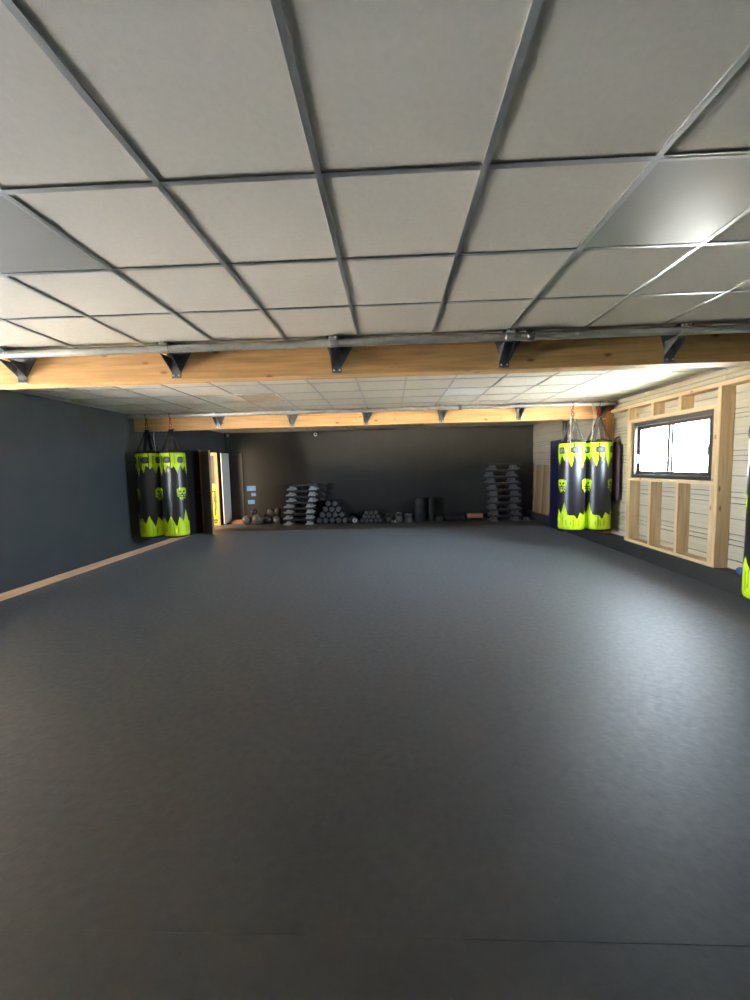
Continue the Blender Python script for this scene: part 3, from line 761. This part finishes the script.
# lying black roll and wooden block
t = thing('rolled_mat', 'long black roll lying on the floor between the bright-ended dumbbell and the wooden block', 'rolled mat', (1.62, 10.42, .001))
MB().rod((-.27,0,.098),(.29,0,.098),.097,28).build('roll', M_foam, t)
m = MB()
for x in (-.14,.15): m.lathe([(.098,-.015),(.101,-.013),(.101,.013),(.098,.015)], 28, 0, Matrix.Translation((x,0,.098)) @ Matrix.Rotation(PI/2,4,'Y'))
m.build('band', M_black, t)
t = thing('wooden_block', 'brown wooden beam piece on the floor next to the far right step stack', 'wood block', (2.15, 10.40, .001))
MB().box(-.20,.20,-.06,.06,.08,.185,.006).build('bar', M_block, t)
m = MB().box(-.17,-.11,-.05,.05,0,.0795,.004).box(.11,.17,-.05,.05,0,.0795,.004); m.build('feet', M_black, t)
t = thing('step_riser', 'loose grey step riser on the floor right of the tall step stack', 'step riser', (3.43, 10.30, .001))
MB().prism([(-.10,0),(.10,0),(.10,.03),(.06,.04),(.04,.085),(-.03,.085),(-.04,.04),(-.10,.036)], Matrix(((1,0,0,0),(0,0,-1,.05),(0,1,0,0),(0,0,0,1))), .1).build('body', M_feetd, t)
MB().box(-.03,.04,-.03,.03,.0855,.09,.002).build('pad', M_black, t)
t = thing('wooden_plank', 'reddish wooden plank lying at the foot of the back wall by the corner', 'plank', (-4.12, 10.62, .001))
MB().box(-.22,.235,-.05,.05,0,.06,.004).build('board', M_plankB, t); MB().box(-.20,.21,.005,.05,.0605,.10,.004).build('upper_board', M_plankB, t)

# the exercise gear stands at the foot of the back wall
for o in list(C.objects):
    if o.parent is None and o.name.split('.')[0] in ('step_platform','slam_ball','foam_roller','dumbbell','weight_plate','kettlebell','hand_weight','rolled_mat','wooden_block','step_riser','wooden_plank'):
        o.location = o.location*1.05; o.scale = (1.05,1.05,1.05)

# ------------------------------------------------------------------ side room behind the doorway, outdoors
m = MB(); sx0, sx1, sy0, sy1 = -6.6, XL-.302, 8.3, 11.2
m.box(sx0-.1,sx1,sy0-.1,sy0,0,2.6).box(sx0-.1,sx1,sy1,sy1+.1,0,2.6).box(sx0-.1,sx0,sy0,sy1,0,2.6).box(sx0-.1,sx1,sy0-.1,sy1+.1,2.6,2.7).box(sx0-.1,sx1,sy0-.1,sy1+.1,-.1,-.001)
struct(m.build('wall_side_room', M_sidewall), 'small side room beyond the doorway')
struct(MB().box(4.21,45,-30,50,-.4,-.2).build('ground', M_ground), 'bright concrete outside the window', 'ground')
struct(MB().box(-45,XL-.302,-30,8.15,-.25,-.02).build('yard', M_yard), 'bright yard outside the left opening', 'ground')
struct(MB().box(XL-.4, 4.3, YR-.3, YB+.3, H+.1, H+.25).build('roof', M_dark), 'roof slab above the ceiling', 'roof')
struct(MB().box(XL-4.6, XL-.31, -5., 8.15, 2.25, 2.33).build('sky_blocker', M_dark), 'unseen slab added over the yard opening to block sky light', 'roof')  # unseen, added to keep sky light off the near floor
hm = MB(); rh = random.Random(3)
for k in range(1300):
    x = 24+rh.uniform(-.9,.9); y = rh.uniform(14,50); z = rh.uniform(-.2, 3.2+.6*math.sin(y*1.3)); s_ = rh.uniform(.12,.3)
    q = Matrix.Translation((x,y,z)) @ Matrix.Rotation(rh.uniform(0,6.28),4,Vector((rh.uniform(-1,1),rh.uniform(-1,1),rh.uniform(-1,1))).normalized()) @ Matrix.Scale(s_,4)
    hm.add([(-1,0,0),(0,-.55,.12),(1,0,0),(0,.55,.12),(0,0,-.25)], [(0,1,3),(1,2,3),(0,4,1),(1,4,2),(2,4,3),(3,4,0)], 0, False, q)
o = hm.build('hedge', M_hedge); tag(o, 'sunlit greenery outside the window', 'hedge', None, 'stuff')

# ------------------------------------------------------------------ light
w = bpy.data.worlds.new('World'); bpy.context.scene.world = w; w.use_nodes = True
bg = w.node_tree.nodes['Background']; bg.inputs['Color'].default_value = (.76,.85,1.,1); bg.inputs['Strength'].default_value = 42.0
def area(name, loc, rot, sx, sy, energy=0., col=(1,1,1), portal=False):
    l = bpy.data.lights.new(name, 'AREA'); l.shape = 'RECTANGLE'; l.size = sx; l.size_y = sy; l.energy = energy; l.color = col
    if portal: l.cycles.is_portal = True
    o = bpy.data.objects.new(name, l); C.objects.link(o); o.location = loc; o.rotation_euler = rot; return o
area('window_daylight_portal', (XS+.11, 5.75, 1.68), (0, PI/2, 0), .84, 1.52, portal=True)
area('yard_opening_portal', (XL-.31, (G0+G1)/2, (GZ+GH)/2), (0, -PI/2, 0), GH-GZ, G1-G0, portal=True)
a = area('side_room_daylight', (-6.0, 9.2, 1.5), (0,0,0), .9, 1.4, 48., (1.,.80,.55))
a.rotation_euler = (Vector((-4.4,10.5,.5))-a.location).to_track_quat('-Z','Y').to_euler()

sl = bpy.data.lights.new('sun', 'SUN'); sl.energy = 1080.; sl.angle = .01; sl.color = (1.,.87,.69)
so = bpy.data.objects.new('sun', sl); C.objects.link(so); so.location = (0,0,9); so.rotation_euler = (math.radians(-40),0,0)
# ------------------------------------------------------------------ camera
cd = bpy.data.cameras.new('Camera'); cam = bpy.data.objects.new('Camera', cd); C.objects.link(cam)
yaw, pitch, roll, fpx = .0403, .0814, -.0228, 401.3
cd.sensor_fit = 'VERTICAL'; cd.sensor_height = 24.; cd.lens = 24.*fpx/1000.
fw = Vector((-math.sin(yaw)*math.cos(pitch), math.cos(yaw)*math.cos(pitch), -math.sin(pitch)))
rt = Vector((math.cos(yaw), math.sin(yaw), 0)); up = rt.cross(fw)
r2 = math.cos(roll)*rt+math.sin(roll)*up; u2 = -math.sin(roll)*rt+math.cos(roll)*up
cam.matrix_world = Matrix(((r2.x,u2.x,-fw.x,0),(r2.y,u2.y,-fw.y,0),(r2.z,u2.z,-fw.z,CH),(0,0,0,1)))
cd.clip_start = .05
S = bpy.context.scene; S.camera = cam
S.view_settings.view_transform = 'Standard'; S.view_settings.look = 'None'; S.view_settings.exposure = 1.9; S.view_settings.gamma = 1.; S.view_settings.use_curve_mapping = False
